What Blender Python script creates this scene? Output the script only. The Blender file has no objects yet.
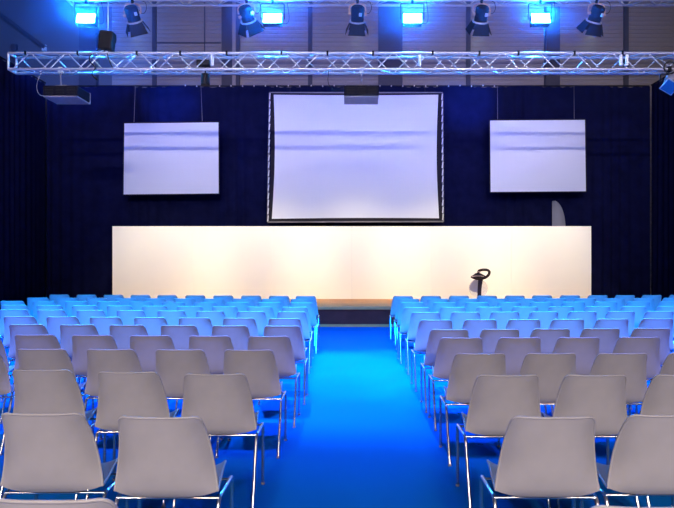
import bpy, math, random
from mathutils import Vector, Matrix
random.seed(7)
S = bpy.context.scene
C = S.collection
PI = math.pi
EYE = 1.512            # lens height, metres
F = 640.0              # focal length in pixels of the 674 x 508 frame
VX, VY = 353.0, 260.0  # where the aisle vanishes

def at(px, py, d):
    return Vector(((px-VX)*d/F, d, EYE+(VY-py)*d/F))
def X(px, d): return (px-VX)*d/F
def Z(py, d): return EYE+(VY-py)*d/F

# ------------------------------------------------------------------ materials
def nodes(name):
    m = bpy.data.materials.new(name); m.use_nodes = True
    nt = m.node_tree
    return m, nt, nt.nodes['Principled BSDF']
def setp(b, **k):
    for a, v in k.items():
        b.inputs[a.replace('_', ' ')].default_value = v
def simple(name, col, rough=.5, metal=0., spec=.5, noise=0., scale=8.):
    m, nt, b = nodes(name)
    setp(b, Roughness=rough, Metallic=metal, Specular_IOR_Level=spec)
    c = (*col, 1)
    if noise > 0:
        tc = nt.nodes.new('ShaderNodeTexCoord')
        n = nt.nodes.new('ShaderNodeTexNoise'); n.inputs['Scale'].default_value = scale
        n.inputs['Detail'].default_value = 5
        r = nt.nodes.new('ShaderNodeValToRGB')
        r.color_ramp.elements[0].position = .3; r.color_ramp.elements[1].position = .7
        r.color_ramp.elements[0].color = tuple(x*(1-noise) for x in col)+(1,)
        r.color_ramp.elements[1].color = tuple(min(1, x*(1+noise)) for x in col)+(1,)
        nt.links.new(tc.outputs['Object'], n.inputs['Vector'])
        nt.links.new(n.outputs['Fac'], r.inputs['Fac'])
        nt.links.new(r.outputs['Color'], b.inputs['Base Color'])
    else:
        setp(b, Base_Color=c)
    return m
def emit(name, col, strength):
    m, nt, b = nodes(name)
    setp(b, Base_Color=(*[min(1, x) for x in col], 1), Emission_Color=(*col, 1), Emission_Strength=strength)
    return m

def carpet_mat():
    m, nt, b = nodes('blue_carpet')
    tc = nt.nodes.new('ShaderNodeTexCoord')
    n = nt.nodes.new('ShaderNodeTexNoise'); n.inputs['Scale'].default_value = 180; n.inputs['Detail'].default_value = 3
    n2 = nt.nodes.new('ShaderNodeTexNoise'); n2.inputs['Scale'].default_value = 1.1; n2.inputs['Detail'].default_value = 4
    mx = nt.nodes.new('ShaderNodeMath'); mx.operation = 'ADD'
    nt.links.new(tc.outputs['Object'], n.inputs['Vector']); nt.links.new(tc.outputs['Object'], n2.inputs['Vector'])
    nt.links.new(n.outputs['Fac'], mx.inputs[0]); nt.links.new(n2.outputs['Fac'], mx.inputs[1])
    r = nt.nodes.new('ShaderNodeValToRGB')
    mr = nt.nodes.new('ShaderNodeMapRange'); mr.inputs['From Min'].default_value = .6; mr.inputs['From Max'].default_value = 1.4
    nt.links.new(mx.outputs[0], mr.inputs['Value']); nt.links.new(mr.outputs['Result'], r.inputs['Fac'])
    r.color_ramp.elements[0].color = (.001, .074, .25, 1)
    r.color_ramp.elements[1].color = (.001, .092, .31, 1)
    nt.links.new(r.outputs['Color'], b.inputs['Base Color'])
    bp = nt.nodes.new('ShaderNodeBump'); bp.inputs['Strength'].default_value = .25; bp.inputs['Distance'].default_value = .01
    nt.links.new(n.outputs['Fac'], bp.inputs['Height']); nt.links.new(bp.outputs['Normal'], b.inputs['Normal'])
    setp(b, Roughness=.95, Specular_IOR_Level=.02)
    return m

def shell_mat():
    m, nt, b = nodes('grey_polypropylene')
    tc = nt.nodes.new('ShaderNodeTexCoord')
    n = nt.nodes.new('ShaderNodeTexNoise'); n.inputs['Scale'].default_value = 6; n.inputs['Detail'].default_value = 3
    r = nt.nodes.new('ShaderNodeValToRGB')
    r.color_ramp.elements[0].position = .3; r.color_ramp.elements[1].position = .7
    r.color_ramp.elements[0].color = (.225, .205, .205, 1); r.color_ramp.elements[1].color = (.255, .232, .23, 1)
    nt.links.new(tc.outputs['Object'], n.inputs['Vector']); nt.links.new(n.outputs['Fac'], r.inputs['Fac'])
    nt.links.new(r.outputs['Color'], b.inputs['Base Color'])
    g = nt.nodes.new('ShaderNodeTexNoise'); g.inputs['Scale'].default_value = 350
    bp = nt.nodes.new('ShaderNodeBump'); bp.inputs['Strength'].default_value = .08; bp.inputs['Distance'].default_value = .002
    nt.links.new(tc.outputs['Object'], g.inputs['Vector'])
    nt.links.new(g.outputs['Fac'], bp.inputs['Height']); nt.links.new(bp.outputs['Normal'], b.inputs['Normal'])
    setp(b, Roughness=.5, Specular_IOR_Level=.35)
    return m

M = dict(
    carpet=carpet_mat(), shell=shell_mat(),
    chrome=simple('chrome', (.62, .58, .54), .24, 1.),
    glide=simple('grey_rubber', (.12, .12, .13), .7),
    alu=simple('brushed_aluminium', (.56, .56, .60), .40, .6, noise=.06, scale=14),
    whitepaint=simple('white_paint', (.8, .8, .8), .5),
    black=simple('black_metal', (.008, .008, .012), .6, 0, .15),
    housing=simple('dark_housing', (.012, .012, .022), .7, 0, .05),
    housing2=simple('grey_housing', (.26, .24, .27), .55, 0, .4, noise=.1),
    velvet=simple('black_velvet', (.0065, .008, .041), .95, 0, .05, noise=.25, scale=3),
    white=simple('white_backdrop', (.88, .86, .82), .7, 0, .2, noise=.012, scale=1.5),
    screen=simple('screen_cloth', (.80, .80, .84), .9, 0, .1),
    border=simple('black_border', (.025, .022, .03), .9, 0, .1),
    wood=simple('stage_wood', (.42, .17, .06), .45, 0, .4, noise=.15, scale=4),
    skirt=simple('stage_skirt', (.075, .017, .016), .8, 0, .1, noise=.15, scale=5),
    cladding=simple('grey_cladding', (.30, .275, .30), .6, 0, .3, noise=.05, scale=1.2),
    post=simple('dark_steel', (.055, .055, .085), .6, 0, .3),
    dullwall=simple('dull_wall', (.12, .12, .15), .8, 0, .2, noise=.08, scale=1.),
    greycloth=simple('grey_cloth', (.32, .32, .36), .9, 0, .1),
    lens=simple('lens_glass', (.05, .05, .06), .1, 0, .6),
    dark_chrome=simple('dark_polished', (.035, .022, .020), .25, .1, .5),
    cable=simple('cable', (.01, .01, .012), .6),
    copper=simple('warm_bracket', (.55, .38, .34), .4, .5),
    yellow=simple('pale_clamp', (.75, .72, .62), .4, .3),
)
def acrylic():
    m, nt, b = nodes('tinted_acrylic')
    setp(b, Base_Color=(.42, .36, .44, 1), Roughness=.2, Specular_IOR_Level=.5, Alpha=.62)
    return m
def clear_acrylic():
    m, nt, b = nodes('clear_acrylic')
    setp(b, Base_Color=(.85, .82, .78, 1), Roughness=.1, Specular_IOR_Level=.5, Alpha=.18)
    return m
M['acrylic'] = acrylic(); M['clear'] = clear_acrylic()

# ------------------------------------------------------------------ mesh builder
class MB:
    def __init__(s, mat=None): s.v = []; s.f = []; s.sm = []; s.T = mat or Matrix.Identity(4)
    def add(s, vs, fs, smooth=False):
        o = len(s.v); s.v += [s.T @ Vector(p) for p in vs]
        s.f += [tuple(i+o for i in q) for q in fs]; s.sm += [smooth]*len(fs); return s
    def box(s, c, d, R=None, bev=0.0):
        x, y, z = d[0]/2, d[1]/2, d[2]/2
        c = Vector(c)
        if bev <= 0:
            vs = [Vector((i*x, j*y, k*z)) for i in (-1, 1) for j in (-1, 1) for k in (-1, 1)]
            fs = [(0,1,3,2),(4,6,7,5),(0,4,5,1),(2,3,7,6),(0,2,6,4),(1,5,7,3)]
        else:
            import bmesh
            bm = bmesh.new(); bmesh.ops.create_cube(bm, size=1)
            for w in bm.verts: w.co = Vector((w.co.x*d[0], w.co.y*d[1], w.co.z*d[2]))
            bmesh.ops.bevel(bm, geom=bm.edges[:], offset=bev, segments=2, affect='EDGES', profile=.5)
            bm.verts.index_update()
            vs = [w.co.copy() for w in bm.verts]; fs = [tuple(w.index for w in f.verts) for f in bm.faces]; bm.free()
        if R is not None: vs = [R @ p for p in vs]
        return s.add([p+c for p in vs], fs)
    def cyl(s, p0, p1, r0, r1=None, n=12, cap=True):
        p0, p1 = Vector(p0), Vector(p1); r1 = r0 if r1 is None else r1
        a = (p1-p0).normalized(); t = Vector((0, 0, 1)) if abs(a.z) < .9 else Vector((1, 0, 0))
        u = a.cross(t).normalized(); w = a.cross(u)
        vs = []
        for p, r in ((p0, r0), (p1, r1)):
            for i in range(n):
                q = 2*PI*i/n; vs.append(p+u*math.cos(q)*r+w*math.sin(q)*r)
        s.add(vs, [(i, (i+1) % n, n+(i+1) % n, n+i) for i in range(n)], True)
        if cap:
            s.add(vs[:n], [tuple(range(n))[::-1]]); s.add(vs[n:], [tuple(range(n))])
        return s
    def tube(s, pts, r, n=8, closed=False):
        pts = [Vector(p) for p in pts]; N = len(pts); vs = []; pu = None
        for i, p in enumerate(pts):
            if closed: a = pts[(i+1) % N]-pts[i-1]
            else: a = pts[min(i+1, N-1)]-pts[max(i-1, 0)]
            a.normalize()
            if pu is None:
                t = Vector((0, 0, 1)) if abs(a.z) < .9 else Vector((1, 0, 0)); u = a.cross(t).normalized()
            else:
                u = (pu-a*pu.dot(a)).normalized()
            pu = u; w = a.cross(u)
            rr = r[i] if isinstance(r, (list, tuple)) else r
            for k in range(n):
                q = 2*PI*k/n; vs.append(p+u*math.cos(q)*rr+w*math.sin(q)*rr)
        fs = []
        for i in range(N if closed else N-1):
            j = (i+1) % N
            for k in range(n): fs.append((i*n+k, i*n+(k+1) % n, j*n+(k+1) % n, j*n+k))
        s.add(vs, fs, True)
        if not closed:
            s.add(vs[:n], [tuple(range(n))[::-1]]); s.add(vs[-n:], [tuple(range(n))])
        return s
    def grid(s, rows, smooth=True, flip=False):
        n = len(rows[0]); vs = [p for r in rows for p in r]; fs = []
        for i in range(len(rows)-1):
            for j in range(n-1):
                q = (i*n+j, i*n+j+1, (i+1)*n+j+1, (i+1)*n+j)
                fs.append(q[::-1] if flip else q)
        return s.add(vs, fs, smooth)
    def build(s, name, mat, parent=None):
        me = bpy.data.meshes.new(name); me.from_pydata([tuple(p) for p in s.v], [], s.f)
        me.polygons.foreach_set('use_smooth', s.sm); me.materials.append(mat); me.update()
        o = bpy.data.objects.new(name, me); C.objects.link(o)
        if parent is not None: o.parent = parent
        return o

def bend(pts, r=.03, n=5):
    """round the inner corners of a polyline"""
    pts = [Vector(p) for p in pts]; out = [pts[0]]
    for i in range(1, len(pts)-1):
        a, b, c = pts[i-1], pts[i], pts[i+1]
        p = b+(a-b).normalized()*r; q = b+(c-b).normalized()*r
        for k in range(n+1):
            t = k/n; out.append(p*(1-t)**2+b*2*t*(1-t)+q*t*t)
    out.append(pts[-1]); return out
def catmull(P, n=6):
    P = [Vector(p) for p in P]; out = []
    for i in range(len(P)-1):
        a, b, c, d = P[max(i-1, 0)], P[i], P[i+1], P[min(i+2, len(P)-1)]
        for k in range(n):
            t = k/n
            out.append(.5*((2*b)+(c-a)*t+(2*a-5*b+4*c-d)*t*t+(3*b-3*c+d-a)*t**3))
    out.append(P[-1]); return out

def tag(o, label, cat, group=None):
    o['label'] = label; o['category'] = cat
    if group: o['group'] = group
    return o
def thing(name, label, cat, loc=(0, 0, 0), group=None):
    o = bpy.data.objects.new(name, None); o.empty_display_size = .1; C.objects.link(o); o.location = loc
    return tag(o, label, cat, group)
def struct(o): o['kind'] = 'structure'; return o
def copy_tree(o, parent=None):
    c = o.copy(); C.objects.link(c)
    if parent is not None: c.parent = parent
    for ch in list(o.children): copy_tree(ch, c)
    return c

# ------------------------------------------------------------------ the hall
YB = 20.5; YR = -7.0; XL, XR = -12.5, 12.5; ZC = 11.6
struct(MB().box((0, (YB+YR)/2, -.05), (XR-XL, YB-YR, .1)).build('floor', M['carpet']))
struct(MB().box((0, (YB+YR)/2, ZC+.05), (XR-XL, YB-YR, .1)).build('ceiling', M['dullwall']))
struct(MB().box((XL-.05, (YB+YR)/2, ZC/2), (.1, YB-YR, ZC)).build('wall_left', M['dullwall']))
struct(MB().box((XR+.05, (YB+YR)/2, ZC/2), (.1, YB-YR, ZC)).build('wall_right', M['dullwall']))
struct(MB().box((0, YR-.05, ZC/2), (XR-XL, .1, ZC)).build('wall_rear', M['dullwall']))
# back wall: horizontal ribbed cladding, ribs are real folds
w = MB(); rows = []; z = 0.0; rib = .135
x0 = X(112, YB)
while z < ZC:
    for dz, dy in ((0, 0), (rib*.62, 0), (rib*.74, .022), (rib*.90, .022)):
        rows.append([Vector((x0, YB+dy, min(z+dz, ZC))), Vector((XR, YB+dy, min(z+dz, ZC)))])
    z += rib
w.grid(rows, smooth=False)
w.box(((x0+XR)/2, YB+.08, ZC/2), (XR-x0, .06, ZC))
struct(w.build('wall_back', M['cladding']))
struct(MB().box(((XL+x0)/2, YB+.05, ZC/2), (x0-XL, .1, ZC)).build('wall_back_left', M['dullwall']))
k = 1
for (a, b, dep) in ((152, 156, .08), (221.5, 239, .22), (308, 312.3, .08), (378.5, 402.5, .22), (466.3, 470.6, .08),
                    (546, 560, .22), (624.3, 628.8, .08), (79, 96, .22)):
    y0 = YB-dep
    struct(MB().box(((X(a, y0)+X(b, y0))/2, YB-dep/2, ZC/2), (X(b, y0)-X(a, y0), dep, ZC)).build('trim_%d' % k, M['post'])); k += 1
# light conduit on the column behind the second lamp, door joint in the cladding
struct(MB().box((X(234, YB-.25), YB-.24, ZC/2), (.11, .04, ZC)).build('trim_%d' % k, M['cladding'])); k += 1
struct(MB().box((X(204.7, YB), YB-.012, ZC/2), (.035, .024, ZC)).build('trim_%d' % k, M['post'])); k += 1
struct(MB().box(((X(156, YB)+X(221, YB))/2, YB-.012, Z(43, YB)), (X(221, YB)-X(156, YB), .024, .04)).build('trim_%d' % k, M['post'])); k += 1
# sloping brace on the plain wall section at the left
pa, pb = at(-6, 9.5, YB-.09), at(45, 47.5, YB-.09)
dv = pb-pa
R = Matrix.Rotation(-math.atan2(dv.z, dv.x), 3, 'Y')
struct(MB().box((pa+pb)/2, (dv.length, .18, .12), R).build('trim_%d' % k, M['post'])); k += 1
pc = at(14.5, 40, YB-.05)
struct(MB().box((pc.x, YB-.05, 4.4), (.16, .1, 8.0)).build('trim_%d' % k, M['post'])); k += 1
j = thing('junction_box', 'small pale box on the wall at the foot of the sloping brace', 'box', (X(45, YB), YB, Z(48.5, YB)))
MB().box((0, -.05, 0), (.13, .1, .19), bev=.01).build('box_body', M['whitepaint'], j)
MB().box((0, -.105, 0), (.11, .012, .17)).build('box_lid', M['whitepaint'], j)

# ------------------------------------------------------------------ stage drapes
def drape(name, label, p0, p1, ztop, folds, amp, sag=0.0, z0=0.0):
    t = thing(name, label, 'curtain', ((p0[0]+p1[0])/2, (p0[1]+p1[1])/2, 0))
    o = Vector(t.location); a = Vector((*p0, 0))-o; b = Vector((*p1, 0))-o
    L = (b-a).length; dr = (b-a)/L; nr = Vector((-dr.y, dr.x, 0))
    n = folds*8; rows = []
    for kz in range(13):
        fz = kz/12; row = []
        for i in range(n+1):
            s = i/n
            ph = 2*PI*folds*s+.8*math.sin(9.1*s*folds/7)
            am = amp*(.55+.45*math.sin(3.3*s*folds/5+1.0))*(.35+.65*(1-fz)+.25*math.sin(5*fz+s*20)*.3)
            zt = ztop-sag*abs(math.sin(PI*s*folds/7))-.012*math.cos(ph)
            row.append(a+dr*(L*s)+nr*(am*math.sin(ph))+Vector((0, 0, z0+fz*(zt-z0))))
        rows.append(row)
    back = [[p+nr*.012 for p in r] for r in rows]
    m = MB(); m.grid(rows, flip=True); m.grid(back); 
    m.grid([rows[-1], back[-1]], False)
    m.build('curtain_cloth', M['velvet'], t)
    return t, a, b
YD = 19.0
XDL, XDR = X(47, YD), X(650, YD)
ZD = Z(85.5, YD)
t, a, b = drape('stage_curtain', 'wide black curtain hanging behind the three screens and white backdrop', (XDL, YD), (XDR, YD), ZD, 62, .055, .05)
MB().cyl((a.x, .06, ZD+.0), (b.x, .06, ZD+.0), .024, n=10).build('curtain_rail', M['black'], t)
tie = MB().box((0, -.02, 0), (.035, .03, .045), bev=.008).build('curtain_tie', M['alu'], t)
xs = [(186+i*11.4) for i in range(28)]
for i, px in enumerate(xs):
    o = tie if i == 0 else tie.copy()
    if i: C.objects.link(o); o.parent = t
    o.location = (X(px, YD)-t.location.x, -.06, ZD-.02-.02*abs(math.sin(i*1.7)))
t, a, b = drape('side_curtain', 'black curtain along the left side of the hall', (XDL, 11.5), (XDL, YD-.1), Z(84, YD), 26, .055, .04)
MB().cyl((0, a.y, Z(84, YD)), (0, b.y, Z(84, YD)), .024, n=10).build('curtain_rail', M['black'], t)
t, a, b = drape('side_curtain', 'black curtain along the right side of the hall', (XDR, YD-.1), (XDR, 11.5), Z(86, YD), 26, .055, .04)
MB().cyl((0, a.y, Z(86, YD)), (0, b.y, Z(86, YD)), .024, n=10).build('curtain_rail', M['black'], t)
# pale strip standing in for the lit wall seen through a curtain gap
rows = []
ya = 18.93
for i in range(61):
    f = i/60; py = 311-(311-201)*f
    xl = X(552.3, ya); wd = X(565.5, ya)-xl
    if py < 228: wd *= max(.10, math.sqrt(max(0, 1-((228-py)/27.5)**2)))*.9+.1
    rows.append([Vector((xl+wd*u/6, ya-.10*math.sin(PI*u/6), max(0, Z(py, ya)) if i else 0)) for u in range(7)])
m = MB(); m.grid(rows, flip=True); m.grid([[p+Vector((0, .02, 0)) for p in r] for r in rows])
tag(m.build('cloth_strip', M['greycloth']), 'narrow grey strip of cloth above the right part of the white backdrop', 'cloth')

# ------------------------------------------------------------------ stage
SY0, SY1 = 14.44, 18.0; SZ = .452
sx0, sx1 = -7.1, 7.1
st = thing('stage_platform', 'low stage with brown wooden deck at the end of the aisle', 'stage', ((sx0+sx1)/2, (SY0+SY1)/2, 0))
MB().box((0, 0, SZ-.03), (sx1-sx0, SY1-SY0, .06), bev=.006).build('stage_deck', M['wood'], st)
hh = SZ-.06
m = MB()
for (c, d) in (((0, -(SY1-SY0)/2+.05, hh/2+.03), (sx1-sx0-.04, .03, hh-.06)), ((0, (SY1-SY0)/2-.05, hh/2+.03), (sx1-sx0-.04, .03, hh-.06)),
               ((sx0+.05, 0, hh/2+.03), (.03, SY1-SY0-.1, hh-.06)), ((sx1-.05, 0, hh/2+.03), (.03, SY1-SY0-.1, hh-.06))):
    m.box(c, d)
m.build('stage_skirt', M['skirt'], st)
MB().box((0, -(SY1-SY0)/2+.04, .03), (sx1-sx0-.04, .05, .06)).build('stage_plinth', M['wood'], st)

# white backdrop made of flush boards
PY = 17.4
bx0, bx1, bzt = X(112.3, PY), X(591.3, PY), Z(226.2, PY)
bd = thing('stage_backdrop', 'long white backdrop wall standing across the stage', 'backdrop', ((bx0+bx1)/2, PY, SZ))
nb = 6; bw = (bx1-bx0)/nb
p0 = None
for i in range(nb):
    xc = bx0+bw*(i+.5)-(bx0+bx1)/2
    if p0 is None:
        p0 = MB().box((0, .04, (bzt-SZ)/2), (bw-.003, .08, bzt-SZ), bev=.0015).build('backdrop_panel', M['white'], bd); o = p0
    else:
        o = p0.copy(); C.objects.link(o); o.parent = bd
    o.location = (xc, 0, 0)
m = MB()
for i in range(nb+1):
    xx = bx0+bw*i-(bx0+bx1)/2; xx = max(bx0-(bx0+bx1)/2+.04, min(bx1-(bx0+bx1)/2-.04, xx))
    m.box((xx, .10, (bzt-SZ)/2), (.06, .04, bzt-SZ-.1)); m.cyl((xx, .10, 1.2), (xx, .52, .02), .02)
m.build('support_frame', M['alu'], bd)

# lectern
LD = 15.8
lx, ly = X(480, LD), LD
le = thing('lectern', 'small dark lectern with a loop handle and tinted acrylic sheet on the stage', 'lectern', (lx, ly, SZ))
q = LD/F/13.37   # metres per pixel of the close-up crop
def L(cx, cy, dy=0): return Vector(((465+cx/13.37-480)*LD/F, dy, Z(262+cy/13.37, LD)-SZ))
m = MB()
prof = [(208, 200, 0), (206, 250, .0), (200, 320, .02), (196, 400, .03), (194, 470, .03), (192, 545, .02)]
pts = [L(*p) for p in prof]
rows = []
for i, p in enumerate(catmull(pts, 4)):
    wd = .062-.016*min(1, i/9)
    rows.append([p+Vector((sx*wd, sy*.022, 0)) for sx, sy in ((-1, -1), (-.9, -1.2), (.9, -1.2), (1, -1), (1, 1), (-1, 1), (-1, -1))])
m.grid(rows, smooth=False); m.build('stem', M['dark_chrome'], le)
zb = 0
m = MB(); n = 32
for z0_, z1_, rr in ((0, .022, 1.0), (.022, .034, .8)):
    c = L(170, 0).x
    vs = [Vector((c+.24*rr*math.cos(2*PI*i/n), .17*rr*math.sin(2*PI*i/n)+.02, z)) for z in (z0_, z1_) for i in range(n)]
    m.add(vs, [(i, (i+1) % n, n+(i+1) % n, n+i) for i in range(n)], True); m.add(vs[n:], [tuple(range(n))]); m.add(vs[:n], [tuple(range(n))[::-1]])
m.build('base_plate', M['dark_chrome'], le)
# acrylic sheet: tinted inner leaf at the left and a clear oval around it
def leaf(pts2, y, th):
    m = MB(); n = len(pts2)
    f = [L(x, yy, y) for x, yy in pts2]; b_ = [p+Vector((0, th, 0)) for p in f]
    m.add(f+b_, [tuple(range(n))[::-1], tuple(range(n, 2*n))]+[(i, (i+1) % n, n+(i+1) % n, n+i) for i in range(n)]); return m
tint = [(155, 228), (110, 262), (78, 305), (66, 345), (78, 378), (110, 398), (150, 408), (178, 410), (182, 330), (178, 250)]
leaf([(p.x, p.y) for p in catmull([(x, y, 0) for x, y in tint+[tint[0]]], 4)[:-1]], .055, .012).build('tinted_leaf', M['acrylic'], le)
cx, cy = 185, 355
leaf([(cx+126*math.cos(a), cy+128*math.sin(a)) for a in [2*PI*i/40 for i in range(40)]], .075, .010).build('clear_oval', M['clear'], le)
# reading board, boat shaped and tilted
m = MB()
top = [(78, 192), (120, 172), (160, 150), (215, 150), (262, 176), (282, 196), (240, 214), (190, 222), (130, 216)]
fr = [(p.x, p.y) for p in catmull([(x, y, 0) for x, y in top+[top[0]]], 3)[:-1]]
n = len(fr)
f0 = [L(x, y, -.10+.28*(222-y)/80) for x, y in fr]; f1 = [p+Vector((.004, .03, -.035)) for p in f0]
m.add(f0+f1, [tuple(range(n))[::-1], tuple(range(n, 2*n))]+[(i, (i+1) % n, n+(i+1) % n, n+i) for i in range(n)])
m.build('reading_board', M['dark_chrome'], le)
MB().tube([L(85, 197, -.06), L(140, 186, -.055), L(200, 186, -.05), L(250, 196, -.04)], .010).build('board_edge', M['copper'], le)
loop = [(180, 146), (198, 118), (245, 106), (300, 106), (328, 122), (326, 150), (300, 182), (262, 206), (225, 218)]
m = MB(); pts = catmull([L(x, y, .10-.002*(y-106)) for x, y in loop], 5)
m.tube(pts, [.034]*len(pts), n=10); m.build('loop_handle', M['dark_chrome'], le)
MB().box(L(210, 208, .01), (.17, .10, .035), bev=.008).build('board_bracket', M['dark_chrome'], le)
o = MB().tube([L(160, 140, -.02), L(178, 128, -.05), L(205, 140, -.06)], .008).build('microphone', M['copper'], le)

# ------------------------------------------------------------------ screens
def side_screen(label, corners, d, wires):
    (x1, y1), (x2, y2), (x3, y3), (x4, y4) = corners   # tl tr br bl
    cs = [at(x1, y1, d), at(x2, y2, d), at(x3, y3, d), at(x4, y4, d)]
    base = Vector(((cs[2].x+cs[3].x)/2, d, (cs[2].z+cs[3].z)/2))
    t = thing('projection_screen', label, 'screen', base, 'small side screens')
    cs = [c-base for c in cs]
    g = []
    for i in range(9):
        f = i/8; a = cs[3].lerp(cs[0], f); b = cs[2].lerp(cs[1], f)
        g.append([a.lerp(b, u/10) for u in range(11)])
    m = MB(); m.grid(g); m.grid([[p+Vector((0, .01, 0)) for p in r] for r in g], flip=True); m.build('screen_cloth', M['screen'], t)
    m = MB()
    for i in range(4): m.cyl(cs[i]+Vector((0, .004, 0)), cs[(i+1) % 4]+Vector((0, .004, 0)), .018, n=8)
    m.build('screen_frame', M['border'], t)
    for (xa, xb) in wires:
        pt = at(xa, 86.0, YD-.08)-base; pbm = at(xb, (y1+y2)/2, d)-base
        MB().cyl(pbm, pt, .006, n=6).build('hanging_wire', M['housing2'], t)
    return t
side_screen('white projection screen hanging on two wires left of the big screen', [(123.8, 122.8), (219, 121.8), (219.3, 194), (123, 195)], 18.2, [(135.3, 134), (201, 202.3)])
side_screen('white projection screen hanging on two wires right of the big screen', [(489.5, 120), (585.5, 119.3), (586.5, 191.8), (490, 192.5)], 18.2, [(497.5, 497.6), (574, 574.2)])

CD = 18.1
O = [at(269.5, 92.5, CD), at(442.5, 92.5, CD), at(443.3, 221.5, CD), at(267.6, 222, CD)]
base = Vector(((O[2].x+O[3].x)/2, CD, O[2].z))
cs = thing('projection_screen', 'big white projection screen laced into a black bordered frame', 'screen', base)
Oc = [p-base for p in O]
m = MB()
for i in range(4):
    m.cyl(Oc[i]+Vector((0, .03, 0)), Oc[(i+1) % 4]+Vector((0, .03, 0)), .022, n=8)
m.build('screen_frame', M['housing2'], cs)
def bowed(inset, bow_x, bow_y, nu=16, nv=16):
    tl = Oc[0]+Vector((inset[0], 0, -inset[1])); tr = Oc[1]+Vector((-inset[0], 0, -inset[1]))
    br = Oc[2]+Vector((-inset[0], 0, inset[2])); bl = Oc[3]+Vector((inset[0], 0, inset[2]))
    g = []
    for i in range(nv+1):
        f = i/nv; bow = bow_x*math.sin(PI*f)
        a = bl.lerp(tl, f)+Vector((bow, 0, 0)); b = br.lerp(tr, f)-Vector((bow, 0, 0))
        row = []
        for u in range(nu+1):
            p = a.lerp(b, u/nu); s = math.sin(PI*u/nu)*bow_y
            row.append(p+Vector((0, 0, s*(1-2*f))))
        g.append(row)
    return g
pm = CD/F
g1 = bowed((4.2*pm, 2.2*pm, 3.2*pm), 2.0*pm, .6*pm)
m = MB(); m.grid(g1); m.grid([[p+Vector((0, .012, 0)) for p in r] for r in g1], flip=True); m.build('screen_cloth', M['screen'], cs)
g2 = bowed((.8*pm, .5*pm, .8*pm), 1.6*pm, .4*pm)
m = MB()
def ring(g): return g[0]+[r[-1] for r in g[1:]]+g[-1][-2::-1]+[r[0] for r in g[-2:0:-1]]
r1, r2 = ring(g1), ring(g2)
off = Vector((0, -.006, 0))
m.grid([[p+off for p in r1+r1[:1]], [p+off for p in r2+r2[:1]]], False, True)
m.grid([[p+Vector((0, .02, 0)) for p in r1+r1[:1]], [p+Vector((0, .02, 0)) for p in r2+r2[:1]]], False)
m.build('screen_border', M['border'], cs)
lace = MB().box((0, 0, 0), (.026, .03, .16), Matrix.Rotation(.12, 3, 'Y')).build('lacing', M['whitepaint'], cs)
first = True
for side in (0, 1):
    for i in range(17):
        f = (i+.5)/17
        a = (Oc[3].lerp(Oc[0], f) if side == 0 else Oc[2].lerp(Oc[1], f))
        o = lace if first else lace.copy()
        if not first: C.objects.link(o); o.parent = cs
        first = False
        s = 1 if side == 0 else -1
        o.location = a+Vector((s*.012, -.004, random.uniform(-.02, .02)))
# two wires up to the curtain rail
for px in (290, 425):
    p_ = at(px, 92.5, CD)-base; q_ = at(px, 86, YD-.08)-base
    MB().cyl(p_+Vector((0, .03, 0)), q_, .007, n=6).build('hanging_wire', M['black'], cs)

# ------------------------------------------------------------------ trusses
def truss(name, label, x0, x1, y0, z0, h, w, conn, half=.335, near=85):
    t = thing(name, label, 'truss', ((x0+x1)/2, y0, z0))
    cx = (x0+x1)/2; L_ = x1-x0; a, b = x0-cx, x1-cx
    for (yy, zz) in ((0, 0), (w, 0), (0, h), (w, h)):
        MB().cyl((a, yy, zz), (b, yy, zz), .026, n=10).build('chord', M['alu'], t)
    n = int(L_/half)
    rest = MB()
    faces = [((0, 0), (0, h), 0), ((w, 0), (w, h), 1), ((0, 0), (w, 0), 0), ((0, h), (w, h), 1)]
    proto = {}
    for fi, (A, B, ph) in enumerate(faces):
        for i in range(n):
            xa = a+.06+i*half+.02; xb = xa+half-.04
            up = (i+ph) % 2 == 0
            P = Vector((xa, *(A if up else B))); Q = Vector((xb, *(B if up else A)))
            if fi in (0, 2) and i < 50:
                key = (fi, up)
                if key not in proto:
                    o = MB().cyl((0, 0, 0), Q-P, .0115, n=7, cap=False).build('brace', M['alu'], t); proto[key] = o
                else:
                    o = proto[key].copy(); C.objects.link(o); o.parent = t
                o.location = P
            else:
                rest.cyl(P, Q, .0115, n=7, cap=False)
    o = rest.build('brace', M['alu'], t); o['kind'] = 'stuff'
    for e in (a, b):
        m = MB()
        m.cyl((e, 0, 0), (e, 0, h), .022, n=8); m.cyl((e, w, 0), (e, w, h), .022, n=8)
        m.cyl((e, 0, 0), (e, w, 0), .022, n=8); m.cyl((e, 0, h), (e, w, h), .022, n=8)
        m.build('end_frame', M['alu'], t)
    for xx in conn:
        MB().cyl((xx-cx, -.035, .06), (xx-cx, -.035, h-.04), .028, n=10).build('joint_sleeve', M['whitepaint'], t)
    # small dark clips taped along the top chord
    clip = None
    for i in range(int(L_/.9)):
        if clip is None: clip = MB().box((0, 0, 0), (.035, .07, .07)).build('cable_tie', M['black'], t); o = clip
        else: o = clip.copy(); C.objects.link(o); o.parent = t
        o.location = (a+.5+i*.9+random.uniform(-.2, .2), 0, h)
    return t
TD, TZ, TH, TW = 11.8, Z(69.2, 11.8), .295, .27
truss('lighting_truss', 'long silver lattice truss spanning the hall in front of the screens', X(8.5, TD), 7.6, TD, TZ, TH, TW,
      [X(212.5, TD), X(419.5, TD), X(620, TD), X(626, TD)])
UD = 13.5; UZ = Z(2.6, UD)
truss('lighting_truss', 'upper silver truss at the top edge carrying lamps and blue floodlights', X(70, UD), 7.9, UD-.14, UZ, .295, .28, [])

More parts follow.
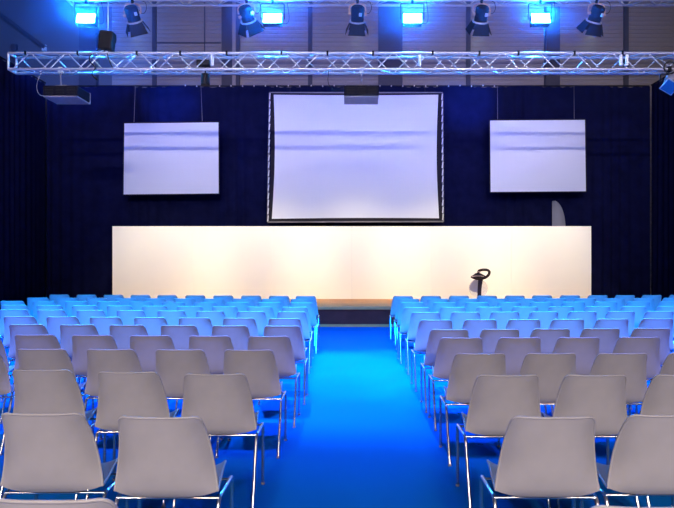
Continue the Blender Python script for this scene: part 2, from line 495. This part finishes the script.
# ------------------------------------------------------------------ lamps on the upper truss
def lamp_rig(t, px, w, hang):
    """hook clamp and yoke, root at the truss chord"""
    m = MB(); m.box((0, 0, -.035), (.05, .05, .09), bev=.006); m.cyl((-.03, 0, .0), (.03, 0, .0), .036, n=10); m.build('clamp', M['black'], t)
def fresnel(label, px, tilt, roll, swing=0.0):
    t = thing('fresnel_spotlight', label, 'stage lamp', (X(px, UD-.14), UD-.14, UZ), 'barn-door spotlights on the upper truss')
    lamp_rig(t, px, .3, .1)
    hz = -.30     # pivot of the housing
    yk = [(-.17, 0, hz), (-.175, 0, hz+.12), (-.12, 0, hz+.20), (0, 0, hz+.225), (.12, 0, hz+.20), (.175, 0, hz+.12), (.17, 0, hz)]
    MB().tube(catmull(yk, 4), .013, n=8).build('yoke', M['copper'], t)
    Rm = Matrix.Translation((0, 0, hz)) @ Matrix.Rotation(roll, 4, 'Y') @ Matrix.Rotation(tilt, 4, 'X') @ Matrix.Rotation(swing, 4, 'Z')
    m = MB(Rm)
    m.cyl((0, 0, .17), (0, 0, .14), .10, .132, n=20); m.cyl((0, 0, .14), (0, 0, -.13), .132, n=20)
    for i in range(5): m.cyl((0, 0, .12-i*.035), (0, 0, .105-i*.035), .138, n=20)
    hs = m.build('lamp_housing', M['housing'], t)
    for s in (-1, 1): MB(Rm).cyl((s*.14, 0, 0), (s*.19, 0, 0), .032, n=10).build('tilt_knob', M['copper'], t)
    m = MB(Rm); m.box((.06, -.142, .03), (.06, .03, .07), bev=.008); m.build('connection_plate', M['alu'], t)
    m = MB(Rm); m.tube([(.155*math.cos(a), .155*math.sin(a), -.145) for a in [2*PI*i/24 for i in range(24)]], .018, n=8, closed=True); m.build('lens_ring', M['alu'], t)
    m = MB(Rm); m.cyl((0, 0, -.12), (0, 0, -.135), .135, n=20); m.build('lens', M['lens'], hs)
    for i in range(4):
        Rd = Rm @ Matrix.Rotation(i*PI/2, 4, 'Z')
        m = MB(Rd); fl = math.radians(16 if i % 2 == 0 else 24)
        w0, w1, ln = .125, .185, .24
        a_ = Vector((-w0, -.145, -.155)); b_ = Vector((w0, -.145, -.155))
        dn = Vector((0, -math.sin(fl), -math.cos(fl)))*ln
        c_ = Vector((w1, 0, 0))+Vector((0, -.145, -.155))+dn; d_ = Vector((-w1, 0, 0))+Vector((0, -.145, -.155))+dn
        nn = Vector((0, math.cos(fl), -math.sin(fl)))*.006
        vs = [a_, b_, c_, d_, a_+nn, b_+nn, c_+nn, d_+nn]
        m.add(vs, [(0,1,2,3),(7,6,5,4),(0,4,5,1),(1,5,6,2),(2,6,7,3),(3,7,4,0)]); m.build('barn_door', M['black'], t)
    pts = [(.13, .02, hz+.1), (.19, 0, hz+.02), (.25, 0, hz+.03), (.29, 0, hz+.12), (.27, 0, hz+.24), (.2, 0, -.02)]
    MB().tube(catmull(pts, 5), .006, n=6).build('cable', M['cable'], t)
    dr = (Rm.to_3x3() @ Vector((0, 0, -1))).normalized()
    return t, Rm, dr
fres = []
spec = [('black barn-door spotlight at the left end, between first floodlight and second', 132.5, 38, -8, .3),
        ('black barn-door spotlight just left of the second blue floodlight', 246.5, 40, -14, .5),
        ('black barn-door spotlight in the middle, above the hanging projector', 357.5, 36, 2, 0),
        ('black barn-door spotlight between third and fourth blue floodlights', 481.5, 38, 4, .15),
        ('black barn-door spotlight farthest right on the upper truss', 596.5, 36, 12, .2)]
for lb, px, ti, ro, sw in spec:
    fres.append(fresnel(lb, px, math.radians(ti), math.radians(ro), sw))

BLUE = (.004, .24, 1.0)
M['led'] = emit('blue_led', (.008, .24, 1.0), 4200)
def flood(label, px):
    t = thing('led_floodlight', label, 'floodlight', (X(px, UD-.14), UD-.14, UZ), 'blue floodlights on the upper truss')
    lamp_rig(t, px, .3, .1)
    hz = Z(18.4, UD-.18)-UZ
    T = Matrix.Translation((0, -.02, hz)) @ Matrix.Rotation(math.radians(-14), 4, 'X')
    m = MB(T); m.box((0, .06, 0), (.40, .14, .235), bev=.015)
    for i in range(8): m.box((-.18+i*.0515, .145, 0), (.014, .04, .20))
    h = m.build('lamp_housing', M['black'], t)
    m = MB(T)
    m.box((0, -.012, .110), (.40, .016, .018)); m.box((0, -.012, -.110), (.40, .016, .018)); m.box((-.191, -.012, 0), (.018, .016, .22)); m.box((.191, -.012, 0), (.018, .016, .22))
    m.build('front_bezel', M['black'], t)
    m = MB(T); m.box((0, -.012, 0), (.362, .01, .20), bev=.003); m.build('led_panel', M['led'], t)
    yk = bend([(-.245, .03, hz), (-.245, .0, -.08), (.245, .0, -.08), (.245, .03, hz)], .03)
    MB().tube(yk, .011, n=8).build('yoke', M['black'], t)
    MB().tube(catmull([(.1, .12, hz), (.28, .1, hz-.06), (.34, .08, hz+.06), (.30, .02, -.02)], 5), .006, n=6).build('cable', M['cable'], t)
    return t
for lb, px in (('glowing blue floodlight leftmost of the four on the upper truss', 86.5), ('glowing blue floodlight second from left on the upper truss', 272.5),
               ('glowing blue floodlight third from left on the upper truss', 412.3), ('glowing blue floodlight rightmost of the four on the upper truss', 540.3)):
    flood(lb, px)

# ------------------------------------------------------------------ things on the lower truss
def projector(label, px):
    z = TZ
    t = thing('video_projector', label, 'projector', (X(px, TD), TD+.03, z), 'projectors under the lower truss')
    yf = -.03
    zt, zb = Z(85.2, TD)-z, Z(96.5, TD)-z
    w, dp = .645, .58
    m = MB(); m.box((0, yf+dp/2, (zt+zb)/2+.012), (w, dp, zt-zb-.024), bev=.02); m.build('projector_body', M['housing'], t)
    m = MB(); m.box((0, yf+dp/2, zb+.006), (w-.01, dp-.01, .024), bev=.006); m.build('base_cover', M['housing2'], t)
    m = MB()
    for i in range(3):
        xx = -.2+.2*i
        for k_ in range(5): m.box((xx, yf-.004, zb+.05+k_*.028), (.15, .012, .010))
    m.build('vent_grille', M['black'], t)
    m = MB(); m.box((0, yf+dp-.01, (zt+zb)/2), (w+.01, .03, zt-zb+.012), bev=.008); m.build('front_trim', M['housing2'], t)
    m = MB(); m.cyl((.08, yf+dp, (zt+zb)/2), (.08, yf+dp+.07, (zt+zb)/2), .06, .065, n=18); m.build('projector_lens', M['lens'], t)
    m = MB(); m.cyl((0, 0, -.02), (0, 0, zt), .013, n=8); m.box((0, .1, zt+.008), (.2, .2, .018)); m.build('hanging_rod', M['housing2'], t)
    m = MB(); m.box((0, 0, .0), (.07, .075, .085), bev=.008); m.cyl((-.05, 0, -.05), (.05, 0, -.05), .02, n=8); m.build('clamp', M['yellow'], t)
    return t
t = projector('dark projector hanging under the truss in front of the big screen', 361.5)
MB().tube(catmull([(-.25, .2, -.24), (-.44, .1, -.36), (-.56, .05, -.33), (-.62, .02, -.2), (-.60, .0, 0)], 5), .006, n=6).build('cable', M['cable'], t)
t = projector('dark projector hanging under the left end of the truss', 60)
MB().tube(catmull([(-.3, .2, -.42), (-.42, .1, -.45), (-.47, .05, -.32), (-.40, .02, -.1), (-.3, .0, .0)], 5), .006, n=6).build('cable', M['housing2'], t)
# chain hoist above the truss, its chain runs up to the ceiling
ho = thing('chain_hoist', 'dark chain hoist standing on the truss beside the leftmost floodlight', 'hoist', (X(104, TD), TD+.13, TZ+TH+.02))
m = MB(Matrix.Rotation(.12, 4, 'Y')); m.box((-.02, 0, .24), (.26, .22, .36), bev=.035); m.cyl((-.15, 0, .3), (.11, 0, .3), .10, n=16); m.build('hoist_body', M['black'], ho)
MB().tube([(.02, 0, .42), (.03, 0, 1.5), (.03, 0, ZC-TZ-TH-.02)], .011, n=6).build('chain', M['alu'], ho)
m = MB(); m.tube(catmull([(0, 0, .10), (-.10, -.06, .03), (-.13, -.16, -.05)], 4), .012, n=6); m.cyl((0, 0, .0), (0, 0, .12), .03, n=8); m.build('hook', M['alu'], ho)
MB().tube(catmull([(-.10, 0, .12), (-.22, -.16, -.05), (-.24, -.18, -.18), (-.14, -.18, -.30), (-.2, -.18, -.42), (-.12, -.15, -.52), (-.16, -.14, -.46)], 5), .012, n=6).build('cable', M['cable'], ho)
MB().tube(catmull([(.06, 0, .08), (.08, -.17, -.05), (.13, -.18, -.2), (.18, -.18, -.3)], 5), .010, n=6).build('cable', M['cable'], ho)
# small black can clamped into the truss
pc_ = thing('par_can', 'small black lamp clamped inside the truss above the left screen', 'stage lamp', (X(202.5, TD), TD+.1, TZ))
MB().box((0, -.02, .13), (.24, .14, .11), bev=.012).build('clamp_box', M['black'], pc_)
MB().cyl((0, .0, .13), (0, .17, .295), .02, n=8).build('clamp_arm', M['black'], pc_)
m = MB(); m.cyl((.03, 0, .08), (.03, 0, -.12), .012, n=8); m.build('drop_rod', M['black'], pc_)
m = MB(); m.cyl((.03, 0, -.06), (.03, 0, -.27), .075, .085, n=16); m.build('lamp_housing', M['black'], pc_)
# tilted lamp at the right edge
rl = thing('stage_spotlight', 'blue-lit spotlight hanging under the truss at the right photo edge', 'stage lamp', (X(669, TD), TD, TZ))
MB().box((0, 0, .0), (.07, .085, .10), bev=.01).build('clamp', M['black'], rl)
MB().tube([(.11*math.cos(a)+.0, -.04, .02+.11*math.sin(a)) for a in [2*PI*i/20 for i in range(20)]], .016, n=8, closed=True).build('safety_cable', M['cable'], rl)
T = Matrix.Translation((.02, -.02, -.26)) @ Matrix.Rotation(math.radians(30), 4, 'Y') @ Matrix.Rotation(math.radians(-35), 4, 'X')
MB().tube(bend([(-.16, -.02, -.26), (-.16, 0, -.09), (.18, 0, -.09), (.18, -.02, -.26)], .04), .014, n=8).build('yoke', M['black'], rl)
m = MB(T); m.cyl((0, 0, .16), (0, 0, -.10), .11, .13, n=18); m.build('lamp_housing', M['housing2'], rl)
M['bluegel'] = simple('blue_filter', (.01, .10, .32), .35, 0, .5)  # blue light falling on the lamp front, put into its colour
m = MB(T); m.box((0, 0, -.125), (.26, .26, .02), bev=.004); m.build('filter_frame', M['alu'], rl)
m = MB(T); m.box((0, 0, -.139), (.225, .225, .01)); m.build('colour_filter', M['bluegel'], rl)

# ------------------------------------------------------------------ chairs
HT = .821
PROF = [(0.0, .815), (.012, .765), (.028, .69), (.043, .61), (.057, .545), (.070, .495), (.086, .452), (.112, .430), (.165, .424), (.26, .432), (.35, .448), (.42, .453), (.452, .445), (.462, .428)]
def chair_proto():
    # dense profile, arc-length parametrised, split at the bend
    pts = catmull([(0, y, z) for y, z in PROF], 8)
    s = [0.0]
    for i in range(1, len(pts)): s.append(s[-1]+(pts[i]-pts[i-1]).length)
    Ltot = s[-1]
    def P(q):
        q = max(0, min(Ltot, q)); i = 0
        while i < len(s)-2 and s[i+1] < q: i += 1
        f = (q-s[i])/(s[i+1]-s[i]); return pts[i].lerp(pts[i+1], f)
    def Tn(q):
        a, b = P(q-.006), P(q+.006); d = (b-a).normalized()
        return Vector((0, -d.z, d.y))     # towards the sitter
    sb = next(s[i] for i in range(len(pts)) if pts[i].y >= .104)   # the bend
    def hw(q):
        if q <= sb: w = .178+(.236-.178)*min(1, q/(sb*.95))**.88
        else: w = .236-(.236-.205)*((q-sb)/(Ltot-sb))
        r = .028
        if q < r: w -= r-math.sqrt(max(0, r*r-(r-q)**2))
        r = .06; e = Ltot-q
        if e < r: w -= (r-math.sqrt(max(0, r*r-(r-e)**2)))*.8
        return w
    def dish(q):
        if q <= sb: f = q/sb; return .011+.052*math.sin(PI*min(1, f))**.8+.017*f
        f = (q-sb)/(Ltot-sb); return .028+.016*math.sin(PI*.5*min(1, f*1.4))*(1 if f < .8 else max(0, (1-f)/.2)*.6+.4)
    NU = 14
    def row(q, off):
        n = Tn(q); p = P(q); w = hw(q); k = dish(q)
        out = []
        for i in range(NU+1):
            u = -1+2*i/NU; u = math.copysign(abs(u)**.85, u)
            out.append(p+Vector((u*w, 0, 0))+n*(k*abs(u)**3.6+off))
        return out
    q1 = [0, .002, .006, .012, .02, .03, .042]+[.042+(sb-.042)*i/12 for i in range(1, 13)]
    q2 = [sb+(Ltot-.06-sb)*i/12 for i in range(13)]+[Ltot-x for x in (.045, .03, .018, .008, .003, 0)]
    th = .0035
    def piece(qs, name, closed_end, parent):
        a = [row(q, th) for q in qs]; b = [row(q, -th) for q in qs]
        m = MB(); m.grid(a, flip=True); m.grid(b)
        mid = [row(q, 0) for q in qs]
        left = [r[0] for r in mid]; right = [r[-1] for r in mid]
        if closed_end == 'top': path = left[::-1]+mid[0][1:-1]+right
        else: path = left+mid[-1][1:-1]+right[::-1]
        m.tube(path, .0062, n=7)
        return m.build(name, M['shell'], parent)
    t = bpy.data.objects.new('stacking_chair', None); t.empty_display_size = .1; C.objects.link(t)
    piece(q1, 'backrest', 'top', t); piece(q2, 'seat', 'front', t)
    XW = .236; ZR = .411; YRr, YFr = .148, .455; R_ = .0105
    for sx in (-1, 1):
        rf = Vector((sx*XW, -.035, 0)); rt = Vector((sx*XW, YRr, ZR)); ft = Vector((sx*XW, YFr, ZR)); ff = Vector((sx*(XW), YFr-.01, 0))
        path = bend([rf, rt, ft, ff], .035, 6)
        k1 = 1+6//2; k2 = len(path)-2-6//2
        lg = MB().tube(path[:k1+1], R_, n=10).build('leg', M['chrome'], t)
        MB().cyl(rf, rf+Vector((0, .004, .014)), .0125, n=10).build('glide', M['glide'], lg)
        MB().tube(path[k1:k2+1], R_, n=10).build('side_rail', M['chrome'], t)
        lg = MB().tube(path[k2:], R_, n=10).build('leg', M['chrome'], t)
        MB().cyl(ff, ff+Vector((0, 0, .014)), .0125, n=10).build('glide', M['glide'], lg)
    MB().cyl((-XW, YRr, ZR), (XW, YRr, ZR), .008, n=8).build('crossbar', M['chrome'], t)
    MB().cyl((-XW, .40, ZR), (XW, .40, ZR), .008, n=8).build('crossbar', M['chrome'], t)
    for sx in (-.165, .165):
        MB().cyl((sx, YRr, ZR), (sx, YRr, ZR+.028), .007, n=6).build('seat_bracket', M['chrome'], t)
    for sx in (-.15, .15):
        MB().cyl((sx, .40, ZR), (sx, .40, ZR+.040), .007, n=6).build('seat_bracket', M['chrome'], t)
    return t
proto = chair_proto()
ORD = ['first', 'second', 'third', 'fourth', 'fifth', 'sixth', 'seventh', 'eighth', 'ninth', 'tenth', 'eleventh', 'twelfth']
def arr(x0, sp, n): return [x0+sp*i for i in range(n)]
LEFT = [
    (296.1, 294.6, [296.6, 269.9, 241.9, 214, 186, 158, 131.2, 104.3, 77.2, 50]),
    (299.1, 297.7, arr(291.5, -29.3, 10)),
    (302.7, 301.0, arr(291, -32.2, 10)),
    (307.0, 305.0, arr(283, -35.1, 9)),
    (311.7, 309.6, [278.6, 238, 197.5, 158.6, 118, 78, 39, 1.5]),
    (318.4, 316.4, [269.7, 224.5, 180, 135.6, 91, 48.2, 5.5]),
    (325.9, 324.4, [265.5, 213.4, 162.2, 110.9, 61.4, 11]),
    (336.2, 334.5, [249.6, 190.4, 131.2, 73.4, 16.3, -41]),
    (349.9, 348.8, [225.7, 157, 88, 19, -49]),
    (374.2, 370.0, [185.6, 99, 13.4]),
    (417.2, 413.6, [119, 2.0]),
    (500.0, 500.0, [-14]),
]
RIGHT = [
    (296.1, 295.0, [393.4, 421.5, 449.7, 477.8, 505.6, 533, 561, 588.8, 616.2, 643.2, 670.4]),
    (299.0, 298.0, arr(398.3, 29.5, 10)),
    (302.6, 301.5, arr(401, 32.4, 9)),
    (307.3, 306.2, arr(404.3, 36.3, 8)),
    (312.2, 311.2, [412, 452, 491.7, 530.8, 569.5, 608, 646.8]),
    (319.9, 318.6, [420, 465, 509, 552.9, 597.7, 642.7]),
    (329.5, 328.2, [431, 482.3, 533.5, 583.8, 634.8]),
    (337.7, 337.2, [440.8, 499.7, 559, 620]),
    (353.5, 353.2, [455.8, 527, 598.8, 670]),
    (375.2, 375.0, [478, 566.3, 656]),
    (417.0, 415.2, [513, 630]),
    (507.0, 507.0, [592]),
]
used = False
for blk, data in (('left', LEFT), ('right', RIGHT)):
    for ri, (ya, yo, xs) in enumerate(data):
        for ci, xl in enumerate(xs):
            f = ci/max(1, len(xs)-1)
            yy = ya+(yo-ya)*f
            d = (EYE-HT)*F/(yy-VY)
            c = copy_tree(proto) if used else proto
            used = True
            px = xl+(.186 if blk == 'right' else .172-.0025*ci*(d < 9))*F/d
            c.location = (X(px, d), d, 0)
            c.rotation_euler = (0, 0, random.uniform(-.012, .012)+(.010*ci if blk == 'left' else -.004*ci))
            if ri == 11:
                lb = 'grey chair with only its top edge showing at the bottom %s corner of the photo' % blk
            elif ri == 0:
                lb = 'blue-lit grey plastic chair, %s from aisle, row nearest the stage, %s block' % (ORD[ci], blk)
            elif ri < 5:
                lb = 'blue-lit grey plastic chair, %s from aisle, %s row from stage, %s block' % (ORD[ci], ORD[ri], blk)
            else:
                lb = 'grey plastic chair on chrome legs, %s from aisle, %s row from stage, %s block' % (ORD[ci], ORD[ri], blk)
            tag(c, lb, 'chair', 'chairs of the %s block' % blk)

# ------------------------------------------------------------------ light
def area(name, loc, target, sx, sy, col, w, spread=None):
    l = bpy.data.lights.new(name, 'AREA'); l.shape = 'RECTANGLE'; l.size = sx; l.size_y = sy; l.color = col; l.energy = w
    if spread: l.spread = math.radians(spread)
    o = bpy.data.objects.new(name, l); C.objects.link(o); o.location = loc
    o.rotation_euler = (Vector(target)-Vector(loc)).to_track_quat('-Z', 'Y').to_euler(); return o
def spot(name, loc, target, col, w, ang, blend=.6, r=.06):
    l = bpy.data.lights.new(name, 'SPOT'); l.color = col; l.energy = w; l.spot_size = math.radians(ang); l.spot_blend = blend; l.shadow_soft_size = r
    o = bpy.data.objects.new(name, l); C.objects.link(o); o.location = loc
    o.rotation_euler = (Vector(target)-Vector(loc)).to_track_quat('-Z', 'Y').to_euler(); return o
# house light high behind the camera, beamed at the screens
area('house_light', (0, -3.0, 5.85), (0, 18, 4.55), 10, .10, (.97, .90, .92), 80, 35)
for x in (-1.2, 1.2):
    area('house_light', (x, -3.0, 5.85), (x*4.4, 18, 4.7), 2, .10, (.97, .87, .97), 34, 30)  # added fill to brighten the side screens
area('house_light', (2.0, -3.0, 9.6), (2.5, 19, 8.8), 18, 4.0, (.98, .88, .96), 330, 76)  # added soft fill, weakens the truss shadows and lifts the back wall
# added warm white fill, unseen behind the camera, for the near rows
for x in (-4.2, -1.4, 1.4, 4.2):
    spot('work_light', (x, -4.6, 4.3), (x, .3, .7), (1.0, .87, .79), 3150, 58, 1.0, .35)
# added unseen lamps high over the audience, turning middle and far rows blue
for x in (-6, -3.4, -1.1, 1.1, 3.4, 6):
    spot('blue_wash', (x, 3.6, 8.2), (x*1.08, 9.9, .5), (.0, .275, 1.0), 21000, 43, 1.0, .12)
for x in (-5.2, -2.6, 0, 2.6, 5.2):
    spot('blue_wash', (x, 3.4, 8.2), (x*1.05, 7.0, .5), (.10, .17, 1.0), 8500, 42, 1.0, .2)
# warm spotlights on the backdrop
for (t, Rm, dr), tx in zip(fres, (-5.3, -2.5, .1, 2.6, 5.2)):
    p = Vector(t.location)+(Rm @ Vector((0, 0, -.17)))
    spot('spot_beam', p, (tx, PY, .95), (1.0, .85, .50), 1650, 46, 1.0, .08)
# added unseen blue lamps before the lower truss, brightening the carpet
for px in (86.5, 272.5, 412.3, 540.3):
    spot('flood_beam', (X(px, UD)*.9, 11.0, 6.5), (X(px, UD)*.75, 8.4, 0), (.0, .41, 1.0), 8800, 45, .5, .1)
# blue beams from behind the floodlights onto the curtain top
for px, tx in ((86, 172), (540, 467)):
    spot('blue_beam', (X(px, UD), UD+.35, UZ-.25), at(tx, 101, YD), (.01, .16, 1.0), 2600, 24, 1.0, .1)
spot('blue_beam', (X(86, UD), UD+.35, UZ+.0), at(62, 25, YB), (.01, .16, 1.0), 3500, 62, 1.0, .1)  # added lamp that turns the plain left wall blue
for px in (86, 272, 412, 540):
    spot('blue_spill', (X(px, UD), UD+.35, UZ-.25), (X(px, UD), YD, 6.9), (.0, .05, 1.0), 350, 110, 1.0, .1)  # added lamps standing in for floodlight spill on curtain and screens

W = bpy.data.worlds.new('world'); S.world = W; W.use_nodes = True
W.node_tree.nodes['Background'].inputs[0].default_value = (.02, .025, .05, 1); W.node_tree.nodes['Background'].inputs[1].default_value = .3

# thin haze added around the lamps for their glow, tinted blue
nt = W.node_tree
vs_ = nt.nodes.new('ShaderNodeVolumeScatter'); vs_.inputs['Anisotropy'].default_value = .55; vs_.inputs['Color'].default_value = (.32, .50, 1, 1)
ge = nt.nodes.new('ShaderNodeNewGeometry'); sx = nt.nodes.new('ShaderNodeSeparateXYZ'); nt.links.new(ge.outputs['Position'], sx.inputs[0])
mz = nt.nodes.new('ShaderNodeMapRange'); mz.inputs['From Min'].default_value = 5.5; mz.inputs['From Max'].default_value = 6.3
my = nt.nodes.new('ShaderNodeMapRange'); my.inputs['From Min'].default_value = 12.2; my.inputs['From Max'].default_value = 12.8
nt.links.new(sx.outputs['Z'], mz.inputs['Value']); nt.links.new(sx.outputs['Y'], my.inputs['Value'])
mm = nt.nodes.new('ShaderNodeMath'); mm.operation = 'MULTIPLY'; nt.links.new(mz.outputs[0], mm.inputs[0]); nt.links.new(my.outputs[0], mm.inputs[1])
m2 = nt.nodes.new('ShaderNodeMath'); m2.operation = 'MULTIPLY'; m2.inputs[1].default_value = .032; nt.links.new(mm.outputs[0], m2.inputs[0])
nt.links.new(m2.outputs[0], vs_.inputs['Density'])
nt.links.new(vs_.outputs[0], nt.nodes['World Output'].inputs['Volume'])

# ------------------------------------------------------------------ camera
cam = bpy.data.cameras.new('camera'); co = bpy.data.objects.new('camera', cam); C.objects.link(co)
co.location = (0, 0, EYE); co.rotation_euler = (PI/2, 0, 0)
cam.sensor_fit = 'HORIZONTAL'; cam.sensor_width = 36; cam.lens = 36*F/674
cam.shift_x = -(VX-337)/674; cam.shift_y = (VY-254)/674
cam.clip_start = .05; cam.clip_end = 100
S.camera = co
S.view_settings.view_transform = 'Standard'; S.view_settings.look = 'None'; S.view_settings.gamma = 1
S.view_settings.use_curve_mapping = False; S.view_settings.exposure = 0.0
S.cycles.use_denoising = True
